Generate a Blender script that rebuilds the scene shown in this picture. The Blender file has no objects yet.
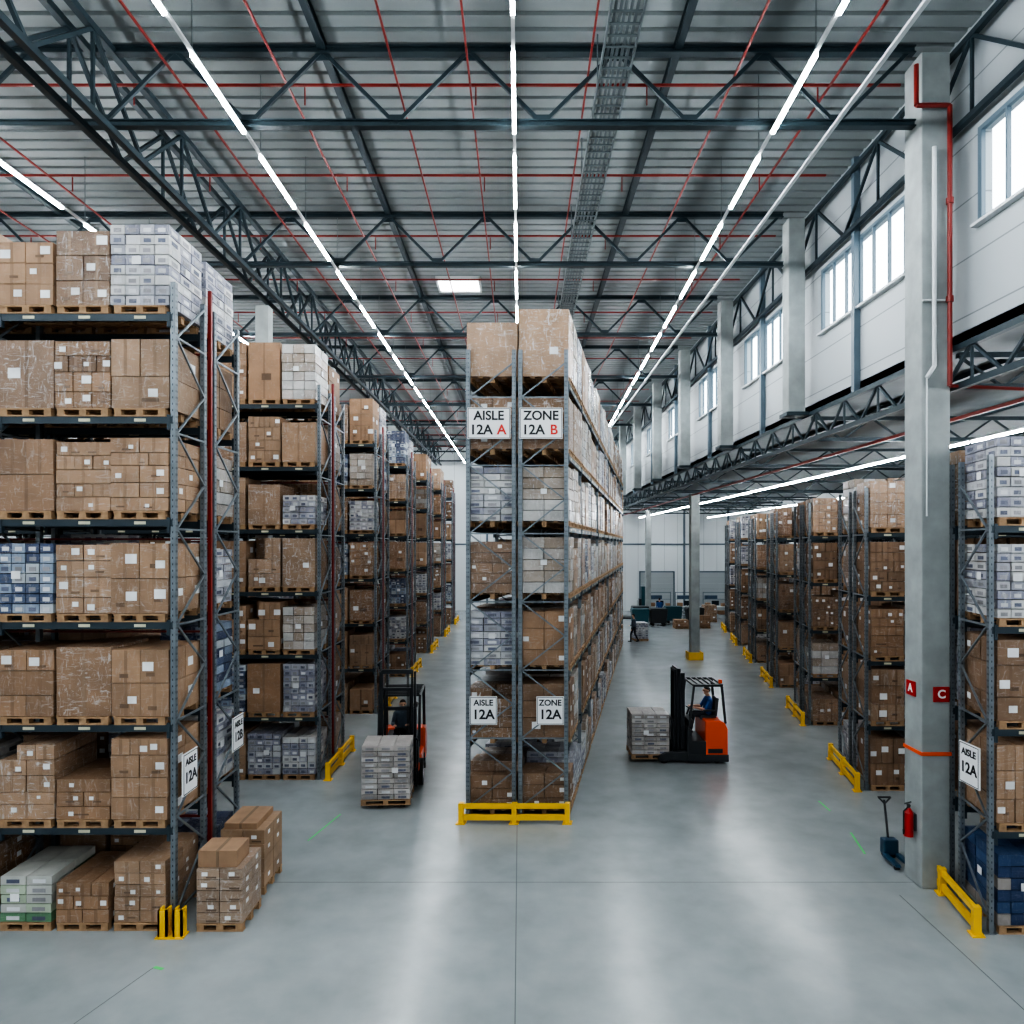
import bpy, bmesh, math, random
import numpy as np
from mathutils import Vector, Matrix
random.seed(11)
SC = bpy.context.scene
COL = SC.collection
SC.view_settings.view_transform = 'AgX'
SC.view_settings.look = 'AgX - High Contrast'

# ------------------------------------------------------------------ materials
def mat(name, color, rough=0.5, metal=0.0, emit=0.0, ecol=None, noise=0.0, nscale=3.0, spec=0.5, bump=0.0, coat=0.0):
    m = bpy.data.materials.new(name); m.use_nodes = True
    nt = m.node_tree; b = nt.nodes['Principled BSDF']
    b.inputs['Base Color'].default_value = (*color, 1)
    b.inputs['Roughness'].default_value = rough
    b.inputs['Metallic'].default_value = metal
    b.inputs['Specular IOR Level'].default_value = spec
    b.inputs['Coat Weight'].default_value = coat
    if emit > 0:
        b.inputs['Emission Color'].default_value = (*(ecol or color), 1)
        b.inputs['Emission Strength'].default_value = emit
    if noise > 0 or bump > 0:
        tc = nt.nodes.new('ShaderNodeTexCoord'); n = nt.nodes.new('ShaderNodeTexNoise')
        n.inputs['Scale'].default_value = nscale; n.inputs['Detail'].default_value = 5
        nt.links.new(tc.outputs['Object'], n.inputs['Vector'])
        if noise > 0:
            mr = nt.nodes.new('ShaderNodeMapRange')
            mr.inputs['From Min'].default_value = .3; mr.inputs['From Max'].default_value = .7
            mr.inputs['To Min'].default_value = 1 - noise; mr.inputs['To Max'].default_value = 1 + noise
            nt.links.new(n.outputs['Fac'], mr.inputs['Value'])
            vm = nt.nodes.new('ShaderNodeVectorMath'); vm.operation = 'SCALE'
            vm.inputs[0].default_value = color
            nt.links.new(mr.outputs['Result'], vm.inputs['Scale'])
            nt.links.new(vm.outputs['Vector'], b.inputs['Base Color'])
        if bump > 0:
            bp = nt.nodes.new('ShaderNodeBump'); bp.inputs['Strength'].default_value = bump
            bp.inputs['Distance'].default_value = .02
            nt.links.new(n.outputs['Fac'], bp.inputs['Height'])
            nt.links.new(bp.outputs['Normal'], b.inputs['Normal'])
    return m

def mat_cargo():
    m = bpy.data.materials.new('carton_and_wrap'); m.use_nodes = True
    nt = m.node_tree; L = nt.links; b = nt.nodes['Principled BSDF']
    at = nt.nodes.new('ShaderNodeAttribute'); at.attribute_name = 'Col'
    tc = nt.nodes.new('ShaderNodeTexCoord')
    n1 = nt.nodes.new('ShaderNodeTexNoise'); n1.inputs['Scale'].default_value = 2.5; n1.inputs['Detail'].default_value = 4
    L.new(tc.outputs['Object'], n1.inputs['Vector'])
    mr = nt.nodes.new('ShaderNodeMapRange'); mr.inputs['From Min'].default_value = .3; mr.inputs['From Max'].default_value = .7
    mr.inputs['To Min'].default_value = .80; mr.inputs['To Max'].default_value = 1.15
    L.new(n1.outputs['Fac'], mr.inputs['Value'])
    vm = nt.nodes.new('ShaderNodeVectorMath'); vm.operation = 'SCALE'
    L.new(at.outputs['Color'], vm.inputs[0]); L.new(mr.outputs['Result'], vm.inputs['Scale'])
    def film_sheen(rot, sc, scale):
        mp = nt.nodes.new('ShaderNodeMapping'); mp.inputs['Scale'].default_value = sc; mp.inputs['Rotation'].default_value = rot
        L.new(tc.outputs['Object'], mp.inputs['Vector'])
        n = nt.nodes.new('ShaderNodeTexNoise'); n.inputs['Scale'].default_value = scale; n.inputs['Detail'].default_value = 10
        n.inputs['Roughness'].default_value = .72; n.inputs['Distortion'].default_value = 1.6
        L.new(mp.outputs['Vector'], n.inputs['Vector']); return n
    n2 = film_sheen((.35, .3, 0), (2.0, 2.0, 9.0), 1.9); n3 = film_sheen((-.6, -.55, .2), (6.0, 6.0, 1.6), 1.8)
    mxn = nt.nodes.new('ShaderNodeMath'); mxn.operation = 'MAXIMUM'
    L.new(n2.outputs['Fac'], mxn.inputs[0]); L.new(n3.outputs['Fac'], mxn.inputs[1])
    rp = nt.nodes.new('ShaderNodeMapRange'); rp.inputs['From Min'].default_value = .55; rp.inputs['From Max'].default_value = .65
    rp.inputs['To Min'].default_value = .03; rp.inputs['To Max'].default_value = 1.0
    L.new(mxn.outputs[0], rp.inputs['Value'])
    mu = nt.nodes.new('ShaderNodeMath'); mu.operation = 'MULTIPLY'
    L.new(rp.outputs['Result'], mu.inputs[0]); L.new(at.outputs['Alpha'], mu.inputs[1])
    mu2 = nt.nodes.new('ShaderNodeMath'); mu2.operation = 'MULTIPLY'; mu2.inputs[1].default_value = .8
    L.new(mu.outputs[0], mu2.inputs[0])
    mx = nt.nodes.new('ShaderNodeMix'); mx.data_type = 'RGBA'
    L.new(mu2.outputs[0], mx.inputs['Factor']); L.new(vm.outputs['Vector'], mx.inputs['A'])
    mx.inputs['B'].default_value = (.62, .60, .59, 1)  # whitish wrap film, with its sheen streaks painted into the base colour
    L.new(mx.outputs['Result'], b.inputs['Base Color'])
    rr = nt.nodes.new('ShaderNodeMapRange'); rr.inputs['To Min'].default_value = .75; rr.inputs['To Max'].default_value = .25
    L.new(at.outputs['Alpha'], rr.inputs['Value']); L.new(rr.outputs['Result'], b.inputs['Roughness'])
    bp = nt.nodes.new('ShaderNodeBump'); bp.inputs['Distance'].default_value = .035
    L.new(at.outputs['Alpha'], bp.inputs['Strength']); L.new(mxn.outputs[0], bp.inputs['Height'])
    L.new(bp.outputs['Normal'], b.inputs['Normal'])
    return m

def mat_floor():
    m = bpy.data.materials.new('polished_concrete'); m.use_nodes = True
    nt = m.node_tree; L = nt.links; b = nt.nodes['Principled BSDF']
    tc = nt.nodes.new('ShaderNodeTexCoord')
    n1 = nt.nodes.new('ShaderNodeTexNoise'); n1.inputs['Scale'].default_value = .25; n1.inputs['Detail'].default_value = 4; n1.inputs['Roughness'].default_value = .5
    n2 = nt.nodes.new('ShaderNodeTexNoise'); n2.inputs['Scale'].default_value = 1.3; n2.inputs['Detail'].default_value = 6; n2.inputs['Roughness'].default_value = .55
    L.new(tc.outputs['Object'], n1.inputs['Vector']); L.new(tc.outputs['Object'], n2.inputs['Vector'])
    r1 = nt.nodes.new('ShaderNodeValToRGB')
    r1.color_ramp.elements[0].position = .30; r1.color_ramp.elements[0].color = (.225, .246, .252, 1)
    r1.color_ramp.elements[1].position = .70; r1.color_ramp.elements[1].color = (.345, .372, .378, 1)
    ad = nt.nodes.new('ShaderNodeMath'); ad.operation = 'MULTIPLY_ADD'; ad.inputs[1].default_value = .5
    mh = nt.nodes.new('ShaderNodeMath'); mh.operation = 'MULTIPLY'; mh.inputs[1].default_value = .5
    L.new(n2.outputs['Fac'], mh.inputs[0]); L.new(n1.outputs['Fac'], ad.inputs[0]); L.new(mh.outputs[0], ad.inputs[2])
    L.new(ad.outputs[0], r1.inputs['Fac']); L.new(r1.outputs['Color'], b.inputs['Base Color'])
    rr = nt.nodes.new('ShaderNodeMapRange'); rr.inputs['From Min'].default_value = .3; rr.inputs['From Max'].default_value = .7
    rr.inputs['To Min'].default_value = .19; rr.inputs['To Max'].default_value = .27
    L.new(n1.outputs['Fac'], rr.inputs['Value']); L.new(rr.outputs['Result'], b.inputs['Roughness'])
    b.inputs['Specular IOR Level'].default_value = .9
    return m

def mat_panel(name, color, axis, pitch):
    """painted sandwich panel with procedural seams"""
    m = mat(name, color, .5)
    nt = m.node_tree; L = nt.links; b = nt.nodes['Principled BSDF']
    tc = nt.nodes.new('ShaderNodeTexCoord'); sx = nt.nodes.new('ShaderNodeSeparateXYZ')
    L.new(tc.outputs['Object'], sx.inputs[0])
    md = nt.nodes.new('ShaderNodeMath'); md.operation = 'PINGPONG'; md.inputs[1].default_value = pitch / 2
    L.new(sx.outputs[axis], md.inputs[0])
    lt = nt.nodes.new('ShaderNodeMath'); lt.operation = 'LESS_THAN'; lt.inputs[1].default_value = .014
    L.new(md.outputs[0], lt.inputs[0])
    mx = nt.nodes.new('ShaderNodeMix'); mx.data_type = 'RGBA'
    mx.inputs['A'].default_value = (*color, 1); mx.inputs['B'].default_value = (*[c * .5 for c in color], 1)
    L.new(lt.outputs[0], mx.inputs['Factor']); L.new(mx.outputs['Result'], b.inputs['Base Color'])
    return m

M = {}
M['cargo'] = mat_cargo()
M['floor'] = mat_floor()
M['galv'] = mat('galvanised_steel', (.19, .215, .235), .4, .5, noise=.2, nscale=6)
M['beam'] = mat('rack_beam_blue_grey', (.030, .046, .058), .45, .2)
M['steel'] = mat('structural_steel_paint', (.022, .038, .047), .5, .1, noise=.1)
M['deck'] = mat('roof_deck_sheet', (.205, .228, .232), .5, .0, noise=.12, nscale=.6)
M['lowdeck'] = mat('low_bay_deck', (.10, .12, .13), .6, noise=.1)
M['wood'] = mat('pallet_wood', (.34, .21, .115), .8, noise=.25, nscale=8)
M['yellow'] = mat('safety_yellow_paint', (.80, .47, .02), .4, noise=.08)
M['red'] = mat('sprinkler_red_paint', (.20, .016, .012), .4)
M['redb'] = mat('extinguisher_red', (.40, .013, .012), .3)
M['concrete'] = mat('column_concrete', (.28, .30, .295), .8, noise=.15, nscale=2.5, bump=.2)
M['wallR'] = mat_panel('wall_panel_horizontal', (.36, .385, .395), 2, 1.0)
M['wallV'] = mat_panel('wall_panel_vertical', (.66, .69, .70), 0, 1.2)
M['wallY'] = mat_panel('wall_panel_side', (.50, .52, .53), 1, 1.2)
M['lamp'] = mat('led_tube', (1, 1, 1), .5, emit=135, ecol=(.88, .95, 1.0))
M['rail'] = mat('light_rail_white', (.55, .57, .58), .4)
M['tray'] = mat('cable_tray_zinc', (.15, .18, .19), .4, .5)
M['frame'] = mat('window_frame_grey', (.10, .14, .17), .4)
M['white'] = mat('sign_white', (.78, .78, .78), .5)
M['black'] = mat('sign_black', (.012, .012, .014), .5)
M['signred'] = mat('sign_red', (.60, .03, .02), .5)
M['orange'] = mat('truck_orange', (.80, .085, .012), .35, coat=.4)
M['dark'] = mat('truck_dark_grey', (.025, .028, .032), .45, noise=.1)
M['darksteel'] = mat('mast_steel', (.03, .032, .036), .35, .6)
M['rubber'] = mat('tyre_rubber', (.015, .015, .015), .8)
M['chrome'] = mat('cylinder_chrome', (.6, .6, .62), .2, 1.0)
M['joint'] = mat('floor_joint_sealant', (.09, .10, .10), .7)
M['green'] = mat('green_floor_tape', (.05, .50, .12), .6)
M['teal'] = mat('bin_teal', (.015, .07, .09), .5)
M['blue'] = mat('jack_blue', (.015, .05, .09), .4)
M['screen'] = mat('monitor_glass', (.02, .03, .04), .15)
M['skin'] = mat('skin', (.50, .27, .18), .55)
M['hair'] = mat('hair_dark', (.02, .014, .01), .7)
M['shirtblue'] = mat('work_shirt_blue', (.025, .075, .24), .8, noise=.15, nscale=12)
M['shirtgrey'] = mat('work_jacket_slate', (.055, .075, .10), .8, noise=.15, nscale=12)
M['pants'] = mat('work_trousers', (.02, .022, .03), .85, noise=.15, nscale=12)
M['shoe'] = mat('shoe_black', (.01, .01, .01), .5)
M['eye'] = mat('eye', (.02, .015, .012), .2)
M['lip'] = mat('lip', (.35, .12, .10), .5)
gm = bpy.data.materials.new('window_glass'); gm.use_nodes = True
nt = gm.node_tree; nt.nodes.remove(nt.nodes['Principled BSDF'])
t = nt.nodes.new('ShaderNodeBsdfTransparent'); g = nt.nodes.new('ShaderNodeBsdfGlossy'); g.inputs['Roughness'].default_value = .02
mx = nt.nodes.new('ShaderNodeMixShader'); mx.inputs[0].default_value = .06
nt.links.new(t.outputs[0], mx.inputs[1]); nt.links.new(g.outputs[0], mx.inputs[2])
nt.links.new(mx.outputs[0], nt.nodes['Material Output'].inputs['Surface'])
M['glass'] = gm

# ------------------------------------------------------------------ geometry helpers
CUBE = np.array([[-1,-1,-1],[1,-1,-1],[1,1,-1],[-1,1,-1],[-1,-1,1],[1,-1,1],[1,1,1],[-1,1,1]], float)
QF = np.array([[0,3,2,1],[4,5,6,7],[0,1,5,4],[1,2,6,5],[2,3,7,6],[3,0,4,7]])

class Buf:
    def __init__(s): s.c = []; s.h = []; s.col = []; s.raw = []; s.rcol = []
    def box(s, cx, cy, cz, sx, sy, sz, col=(1,1,1,0)):
        s.c.append((cx,cy,cz)); s.h.append((sx/2,sy/2,sz/2)); s.col.append(col)
    def box2(s, x0, x1, y0, y1, z0, z1, col=(1,1,1,0)):
        s.box((x0+x1)/2,(y0+y1)/2,(z0+z1)/2,abs(x1-x0),abs(y1-y0),abs(z1-z0),col)
    def bar(s, p, q, w, h=None, col=(1,1,1,0)):
        h = h or w
        p = np.array(p, float); q = np.array(q, float); d = q-p; l = np.linalg.norm(d); d = d/l
        up = np.array([0,0,1.]) if abs(d[2]) < .95 else np.array([0,1.,0])
        a = np.cross(d, up); a /= np.linalg.norm(a); b = np.cross(a, d)
        R = np.stack([d*l/2, a*w/2, b*h/2])
        s.raw.append(CUBE @ R + (p+q)/2); s.rcol.append(col)
    def build(s, name, m, parent=None, origin=(0,0), U=(1,0), V=(0,1), attr=False):
        vs = []; cols = []
        if s.c:
            c = np.array(s.c); h = np.array(s.h)
            vs.append((c[:,None,:] + CUBE[None]*h[:,None,:]).reshape(-1,3)); cols += s.col
        if s.raw:
            vs.append(np.array(s.raw).reshape(-1,3)); cols += s.rcol
        if not vs: return None
        v = np.concatenate(vs); n = len(v)//8
        w = np.empty_like(v)
        w[:,0] = origin[0] + v[:,0]*U[0] + v[:,1]*V[0]
        w[:,1] = origin[1] + v[:,0]*U[1] + v[:,1]*V[1]
        w[:,2] = v[:,2]
        q = QF if (U[0]*V[1]-U[1]*V[0]) > 0 else QF[:, ::-1]
        f = (q[None] + (np.arange(n)*8)[:,None,None]).reshape(-1)
        me = bpy.data.meshes.new(name)
        me.vertices.add(len(w)); me.vertices.foreach_set('co', w.ravel())
        me.loops.add(len(f)); me.loops.foreach_set('vertex_index', f.astype(np.int32))
        me.polygons.add(n*6); me.polygons.foreach_set('loop_start', (np.arange(n*6)*4).astype(np.int32))
        me.polygons.foreach_set('use_smooth', np.zeros(n*6, dtype=bool))
        me.update(calc_edges=True); me.validate()
        me.polygons.foreach_set('use_smooth', np.zeros(len(me.polygons), dtype=bool))
        if attr:
            a = me.color_attributes.new('Col', 'FLOAT_COLOR', 'POINT')
            a.data.foreach_set('color', np.repeat(np.array(cols, dtype=np.float32), 8, axis=0).ravel())
        me.materials.append(m)
        o = bpy.data.objects.new(name, me); COL.objects.link(o)
        if parent: o.parent = parent
        return o

def empty(name, loc=(0,0,0), rz=0, parent=None):
    e = bpy.data.objects.new(name, None); COL.objects.link(e); e.location = loc; e.rotation_euler = (0,0,rz)
    e.empty_display_size = .2
    if parent: e.parent = parent
    return e

def link(name, bm, m, parent=None, smooth=False):
    me = bpy.data.meshes.new(name); bmesh.ops.recalc_face_normals(bm, faces=bm.faces); bm.to_mesh(me); bm.free()
    me.materials.append(m)
    if smooth:
        for p in me.polygons: p.use_smooth = True
    o = bpy.data.objects.new(name, me); COL.objects.link(o)
    if parent: o.parent = parent
    return o

def bb(name, x0,x1,y0,y1,z0,z1, m, parent=None, bev=.02):
    bm = bmesh.new(); bmesh.ops.create_cube(bm, size=1)
    for v in bm.verts:
        v.co = Vector(((x0+x1)/2+v.co.x*(x1-x0), (y0+y1)/2+v.co.y*(y1-y0), (z0+z1)/2+v.co.z*(z1-z0)))
    if bev: bmesh.ops.bevel(bm, geom=bm.edges[:], offset=bev, segments=2, affect='EDGES', profile=.6)
    return link(name, bm, m, parent)

def prof(name, pts, y0, y1, m, parent=None, bev=.02):
    bm = bmesh.new()
    a = [bm.verts.new((x, y0, z)) for x, z in pts]; b = [bm.verts.new((x, y1, z)) for x, z in pts]
    bm.faces.new(a); bm.faces.new(b[::-1]); n = len(pts)
    for i in range(n): bm.faces.new((a[i], b[i], b[(i+1)%n], a[(i+1)%n]))
    bmesh.ops.recalc_face_normals(bm, faces=bm.faces)
    if bev: bmesh.ops.bevel(bm, geom=bm.edges[:], offset=bev, segments=2, affect='EDGES', profile=.6)
    return link(name, bm, m, parent)

def cyl_bm(bm, p, q, r, seg=16, r2=None):
    p = Vector(p); q = Vector(q); d = q-p
    Mx = Matrix.Translation((p+q)/2) @ d.to_track_quat('Z','Y').to_matrix().to_4x4()
    bmesh.ops.create_cone(bm, cap_ends=True, segments=seg, radius1=r, radius2=r if r2 is None else r2, depth=d.length, matrix=Mx)

def cyls(name, items, m, parent=None, seg=16):
    bm = bmesh.new()
    for it in items: cyl_bm(bm, it[0], it[1], it[2], seg, it[3] if len(it) > 3 else None)
    o = link(name, bm, m, parent)
    return o

def bars(name, items, m, parent=None):
    b = Buf()
    for it in items: b.bar(*it)
    return b.build(name, m, parent)

def text(name, s, size, m, loc, rot, parent=None):
    cu = bpy.data.curves.new(name, 'FONT'); cu.body = s; cu.size = size; cu.align_x = 'CENTER'; cu.align_y = 'CENTER'
    cu.offset = size*.026; cu.extrude = .002
    o = bpy.data.objects.new(name+'_tmp', cu); COL.objects.link(o)
    bpy.context.view_layer.update()
    me = bpy.data.meshes.new_from_object(o.evaluated_get(bpy.context.evaluated_depsgraph_get()))
    bpy.data.objects.remove(o)
    o = bpy.data.objects.new(name, me); COL.objects.link(o); me.materials.clear(); me.materials.append(m)
    o.location = loc; o.rotation_euler = rot
    if parent: o.parent = parent
    return o

def sign(loc, rz, w, h, rows):
    """rows: (text,size,mat,dx,dz) ; board faces local -Y"""
    e = empty('aisle_sign', loc, rz)
    bb('board', -w/2, w/2, -.012, .012, -h/2, h/2, M['white'], e, .004)
    b = Buf(); t = .012
    for z in (-h/2+.02, h/2-.02): b.box(0, -.013, z, w-.03, .004, t)
    for x in (-w/2+.02, w/2-.02): b.box(x, -.013, 0, t, .004, h-.03)
    b.build('border', M['black'], e)
    for i, (s, size, m, dx, dz) in enumerate(rows):
        text('lettering_%d' % i, s, size, m, (dx, -.017, dz), (math.pi/2, 0, 0), e)
    return e

# ------------------------------------------------------------------ cargo
BROWN = [(.275,.160,.090), (.25,.146,.084), (.315,.192,.114), (.205,.122,.072), (.30,.19,.118)]
LAB = (.72,.72,.72,0)
def jit(c, a, al):
    k = 1 + random.uniform(-a, a); return (c[0]*k, c[1]*k, c[2]*k, al)

def pallet(pb, cx, cy, z, w, d, col=(1,1,1,0)):
    for i in range(3):
        y = cy - d/2 + .06 + i*(d-.12)/2
        pb.box(cx, y, z+.011, w, .1, .022)
        for j in range(3):
            pb.box(cx - w/2 + .06 + j*(w-.12)/2, y, z+.06, .11, .1, .078)
    for i in range(5):
        pb.box(cx, cy - d/2 + .06 + i*(d-.12)/4, z+.115, w, .12 if i%2==0 else .1, .024)
    for j in range(3):
        pb.box(cx - w/2 + .06 + j*(w-.12)/2, cy, z+.1005, .1, d, .005)

def stack(lb, cx, cy, z, w, d, h, kind, labels=True):
    if kind == 'brown' or kind == 'wrap':
        base = random.choice(BROWN); al = (.1+.4*random.random()) if kind == 'brown' else .75+.25*random.random()
        if kind == 'wrap': base = tuple(c*1.08+.01 for c in base)
        if random.random() < .22: nx, ny, nz = 1, 1, random.choice([1,1,2])
        else: nx, ny, nz = random.choice([2,2,3]), 2, random.choice([2,3,3,4,5])
        hs = [random.uniform(.7,1.3) if random.random() < .5 else 1 for _ in range(nz)]; T = sum(hs)
        zz = z; hue = random.choice(BROWN) if random.random() < .3 else base
        for k in range(nz):
            bz = h*hs[k]/T
            nxx = nx if random.random() < .75 else max(1, nx+random.choice((-1,1)))
            bx, by = w/nxx, d/ny; bcol = base if random.random() < .6 else hue
            for i in range(nxx):
                for j in range(ny):
                    if k == nz-1 and nz > 2 and random.random() < .05: continue
                    g = .010
                    X = cx - w/2 + bx*(i+.5) + random.uniform(-.006,.006); Y = cy - d/2 + by*(j+.5) + random.uniform(-.006,.006)
                    Z = zz + bz*.5
                    lb.box(X, Y, Z, bx-g, by-g, bz-g, jit(bcol, .16, al))
                    if j in (0, ny-1):
                        sgn = -1 if j == 0 else 1
                        lb.box(X, Y+sgn*(by-g)/2, Z, .05, .004, bz-g-.01, jit([c*.80 for c in base], .05, al*.5))
                        if random.random() < .55:
                            s = min(.16, bz*.4)*random.uniform(.6,1)
                            lb.box(X+random.choice((-1,1))*bx*.22, Y+sgn*((by-g)/2+.004), Z+random.uniform(-.12,.12)*bz, s*1.2, .006, s, LAB)
                        if random.random() < .5:
                            lb.box(X+random.uniform(-.2,.2)*bx, Y+sgn*((by-g)/2+.002), Z-random.uniform(.1,.3)*bz, bx*.3, .004, bz*.12, jit([c*.5 for c in base], .1, al*.5))
                    if i in (0, nxx-1) and random.random() < .5:
                        sgn = -1 if i == 0 else 1; s = min(.16, bz*.4)*random.uniform(.6,1)
                        lb.box(X+sgn*((bx-g)/2+.004), Y+random.choice((-1,1))*by*.2, Z+random.uniform(-.12,.12)*bz, .006, s*1.2, s, LAB)
            zz += bz
    else:
        pal = {'white': [(.46,.46,.48),(.34,.34,.38),(.54,.53,.52),(.24,.24,.30)],
               'pale': [(.36,.30,.25),(.42,.37,.33),(.31,.24,.185),(.48,.46,.44)],
               'blue': [(.055,.08,.15),(.22,.27,.35),(.04,.055,.11),(.40,.43,.46)],
               'green': [(.36,.42,.31),(.44,.46,.38),(.11,.22,.12),(.46,.46,.42)],
               'crate': [(.02,.05,.12),(.03,.07,.16),(.26,.23,.21),(.02,.04,.10)],
               'sack': [(.42,.38,.355),(.32,.29,.27),(.48,.45,.43)]}[kind]
        nz = {'white': 8, 'pale': 5, 'blue': 8, 'green': 9, 'sack': 10, 'crate': 6}[kind]
        nz = max(3, int(round(nz*h/1.2))); nx, ny = (4, 3) if kind in ('white','blue','crate') else ((3, 2) if kind in ('pale','sack') else (2, 2))
        bz = h/nz; al = {'white':.8,'pale':1.0,'blue':.45,'green':.15,'sack':.7,'crate':.1}[kind]
        for k in range(nz):
            cc = random.choice(pal)
            for i in range(nx):
                for j in range(ny):
                    if nx > 2 and ny > 2 and 0 < i < nx-1 and 0 < j < ny-1 and k < nz-1: continue
                    ox = random.uniform(-.008,.008); oy = random.uniform(-.008,.008)
                    c = cc if random.random() < .6 else random.choice(pal)
                    X, Y, Z = cx-w/2+w/nx*(i+.5)+ox, cy-d/2+d/ny*(j+.5)+oy, z+bz*(k+.5)
                    lb.box(X, Y, Z, w/nx-.012, d/ny-.012, bz-.014, jit(c,.10,al))
                    pc = jit(random.choice([(.10,.11,.16),(.26,.25,.26),(.56,.56,.57)]),.2,al*.6)
                    if kind in ('white','blue','green','sack') and j in (0, ny-1):
                        sg = -1 if j == 0 else 1
                        lb.box(X, Y+sg*(d/ny/2-.005), Z-.01, w/nx*.5, .006, bz*.4, pc)
                    if kind in ('white','sack') and i in (0, nx-1):
                        sg = -1 if i == 0 else 1
                        lb.box(X+sg*(w/nx/2-.005), Y, Z-.01, .006, d/ny*.5, bz*.4, pc)
        if labels:
            lb.box(cx+random.uniform(-.2,.2)*w, cy-d/2-.018, z+h*.55, .14, .006, .12, LAB)
            for sg in (-1,1): lb.box(cx+sg*(w/2+.018), cy, z+h*.55, .006, .14, .12, LAB)

def rack(name, origin, U, V, bays, bay, levels, up_h, kinds, top_h=1.3, custom=None, barrier=True, riser=True, gap=.3, bu=-.22):
    e = empty(name, (0,0,0))
    fr, be, pb, lb, ye, re_ = Buf(), Buf(), Buf(), Buf(), Buf(), Buf()
    ks, ws = zip(*kinds); V1 = 1.1+gap; W = 2.2+gap
    for v0 in (0, V1):
        for b in range(bays+1):
            u = b*bay
            for v in (v0+.045, v0+1.055):
                fr.box(u, v, up_h/2, .022, .085, up_h)
                for s in (-1, 1): fr.box(u+.03, v+s*.036, up_h/2, .07, .012, up_h)
                fr.box(u, v, .006, .18, .14, .012)
                if b == 0:   # slotted holes in the end posts
                    z = .2
                    while z < up_h-.1:
                        be.box(u-.0115, v-.018, z, .003, .012, .032); be.box(u-.0115, v+.018, z, .003, .012, .032)
                        be.box(u+.03, v-.0425, z, .014, .003, .032); z += .1
            z = .25; k = 0
            while z + .75 < up_h:
                a, c = (v0+.07, v0+1.03) if k%2==0 else (v0+1.03, v0+.07)
                fr.bar((u, a, z), (u, c, z+.75), .03, .03)
                if k % 2 == 0: fr.bar((u, v0+.05, z), (u, v0+1.05, z), .03, .03)
                z += .75; k += 1
        for li, z in enumerate([0]+list(levels)):
            for b in range(bays):
                if z > 0:
                    for v in (v0+.02, v0+1.08):
                        be.box((b+.5)*bay, v, z-.055, bay-.06, .05, .11)
                        for uu in (b*bay+.09, (b+1)*bay-.09): be.box(uu, v, z-.09, .05, .07, .24)
                    for i in range(3):
                        lb.box(b*bay+.1+(i+.5)*(bay-.2)/3, v0-.008, z-.055, .18, .004, .045, (.55,.53,.38,0))
                        lb.box(b*bay+.1+(i+.5)*(bay-.2)/3, v0+1.108, z-.055, .18, .004, .045, (.55,.53,.38,0))
                for i in range(3):
                    cu = b*bay+.09+(i+.5)*(bay-.14)/3; cv = v0+.55
                    key = (0 if v0 == 0 else 1, li, b, i)
                    if custom and key in custom:
                        c = custom[key]
                        if c is None: continue
                        kind, w, h = c
                    else:
                        if random.random() < .035: continue
                        kind = random.choices(ks, ws)[0]; w = random.uniform(.79,.87)
                        h = random.uniform(.98,1.27) if li < len(levels) else random.uniform(top_h-.3, top_h)
                        if li == 0: h = random.uniform(.7,1.15)
                    pallet(pb, cu, cv, z, .8, 1.16)
                    stack(lb, cu, cv, z+.13, w, 1.12+random.uniform(-.03,.05), h, kind)
    if barrier:
        ye.box(bu, W/2, .37, .06, W+.1, .10); ye.box(bu, W/2, .13, .06, W+.1, .12)
        for v in (-.02, W/2, W+.02):
            ye.box(bu, v, .22, .12, .10, .44); ye.box(bu, v, .01, .2, .2, .02)
    if riser:
        re_.bar((0, W/2, .3), (0, W/2, up_h+.3), .06, .06)
        for z in levels: re_.bar((0, W/2, z-.3), (bays*bay, W/2, z-.3), .035, .035)
    a = dict(parent=e, origin=origin, U=U, V=V)
    fr.build('upright_frames', M['galv'], **a); be.build('load_beams', M['beam'], **a)
    pb.build('wooden_pallets', M['wood'], **a); lb.build('palletised_cartons', M['cargo'], attr=True, **a)
    ye.build('end_barrier', M['yellow'], **a); re_.build('sprinkler_riser', M['red'], **a)
    return e

KL = [('brown', .46), ('wrap', .28), ('white', .15), ('pale', .06), ('blue', .05)]
KC = [('brown', .08), ('wrap', .36), ('white', .20), ('pale', .34), ('blue', .02)]
KR = [('brown', .40), ('wrap', .28), ('white', .17), ('pale', .09), ('blue', .06)]
LV = [1.6*k for k in range(1, 7)]
LR = [1.58, 3.16, 4.74, 6.3]

c1 = {(0,0,0,0):('brown',.80,.95),(0,0,0,1):('brown',.82,.62),(0,0,0,2):('green',.8,.72),
      (0,1,0,0):('brown',.88,1.26),(0,1,0,1):('brown',.84,.62),(0,1,0,2):('wrap',.88,1.16),
      (0,2,0,0):('brown',.90,1.04),(0,2,0,1):('wrap',.86,1.08),(0,2,0,2):('brown',.86,1.04),
      (0,3,0,0):('brown',.90,1.10),(0,3,0,1):('wrap',.86,1.08),(0,3,0,2):('blue',.86,1.1),
      (0,4,0,0):('brown',.90,1.14),(0,4,0,1):('brown',.86,1.08),(0,4,0,2):('brown',.86,1.12),
      (0,5,0,0):('brown',.90,1.08),(0,5,0,1):('wrap',.86,1.04),(0,5,0,2):('wrap',.86,1.06),
      (0,6,0,0):('white',.92,1.26),(0,6,0,1):('wrap',.84,1.16),(0,6,0,2):('brown',.86,.98)}
rack('pallet_rack', (-5.38, 10.9), (-1,0), (0,1), 3, 2.8, LV, 10.1, KL, 1.35, custom=c1, barrier=False)
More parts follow.
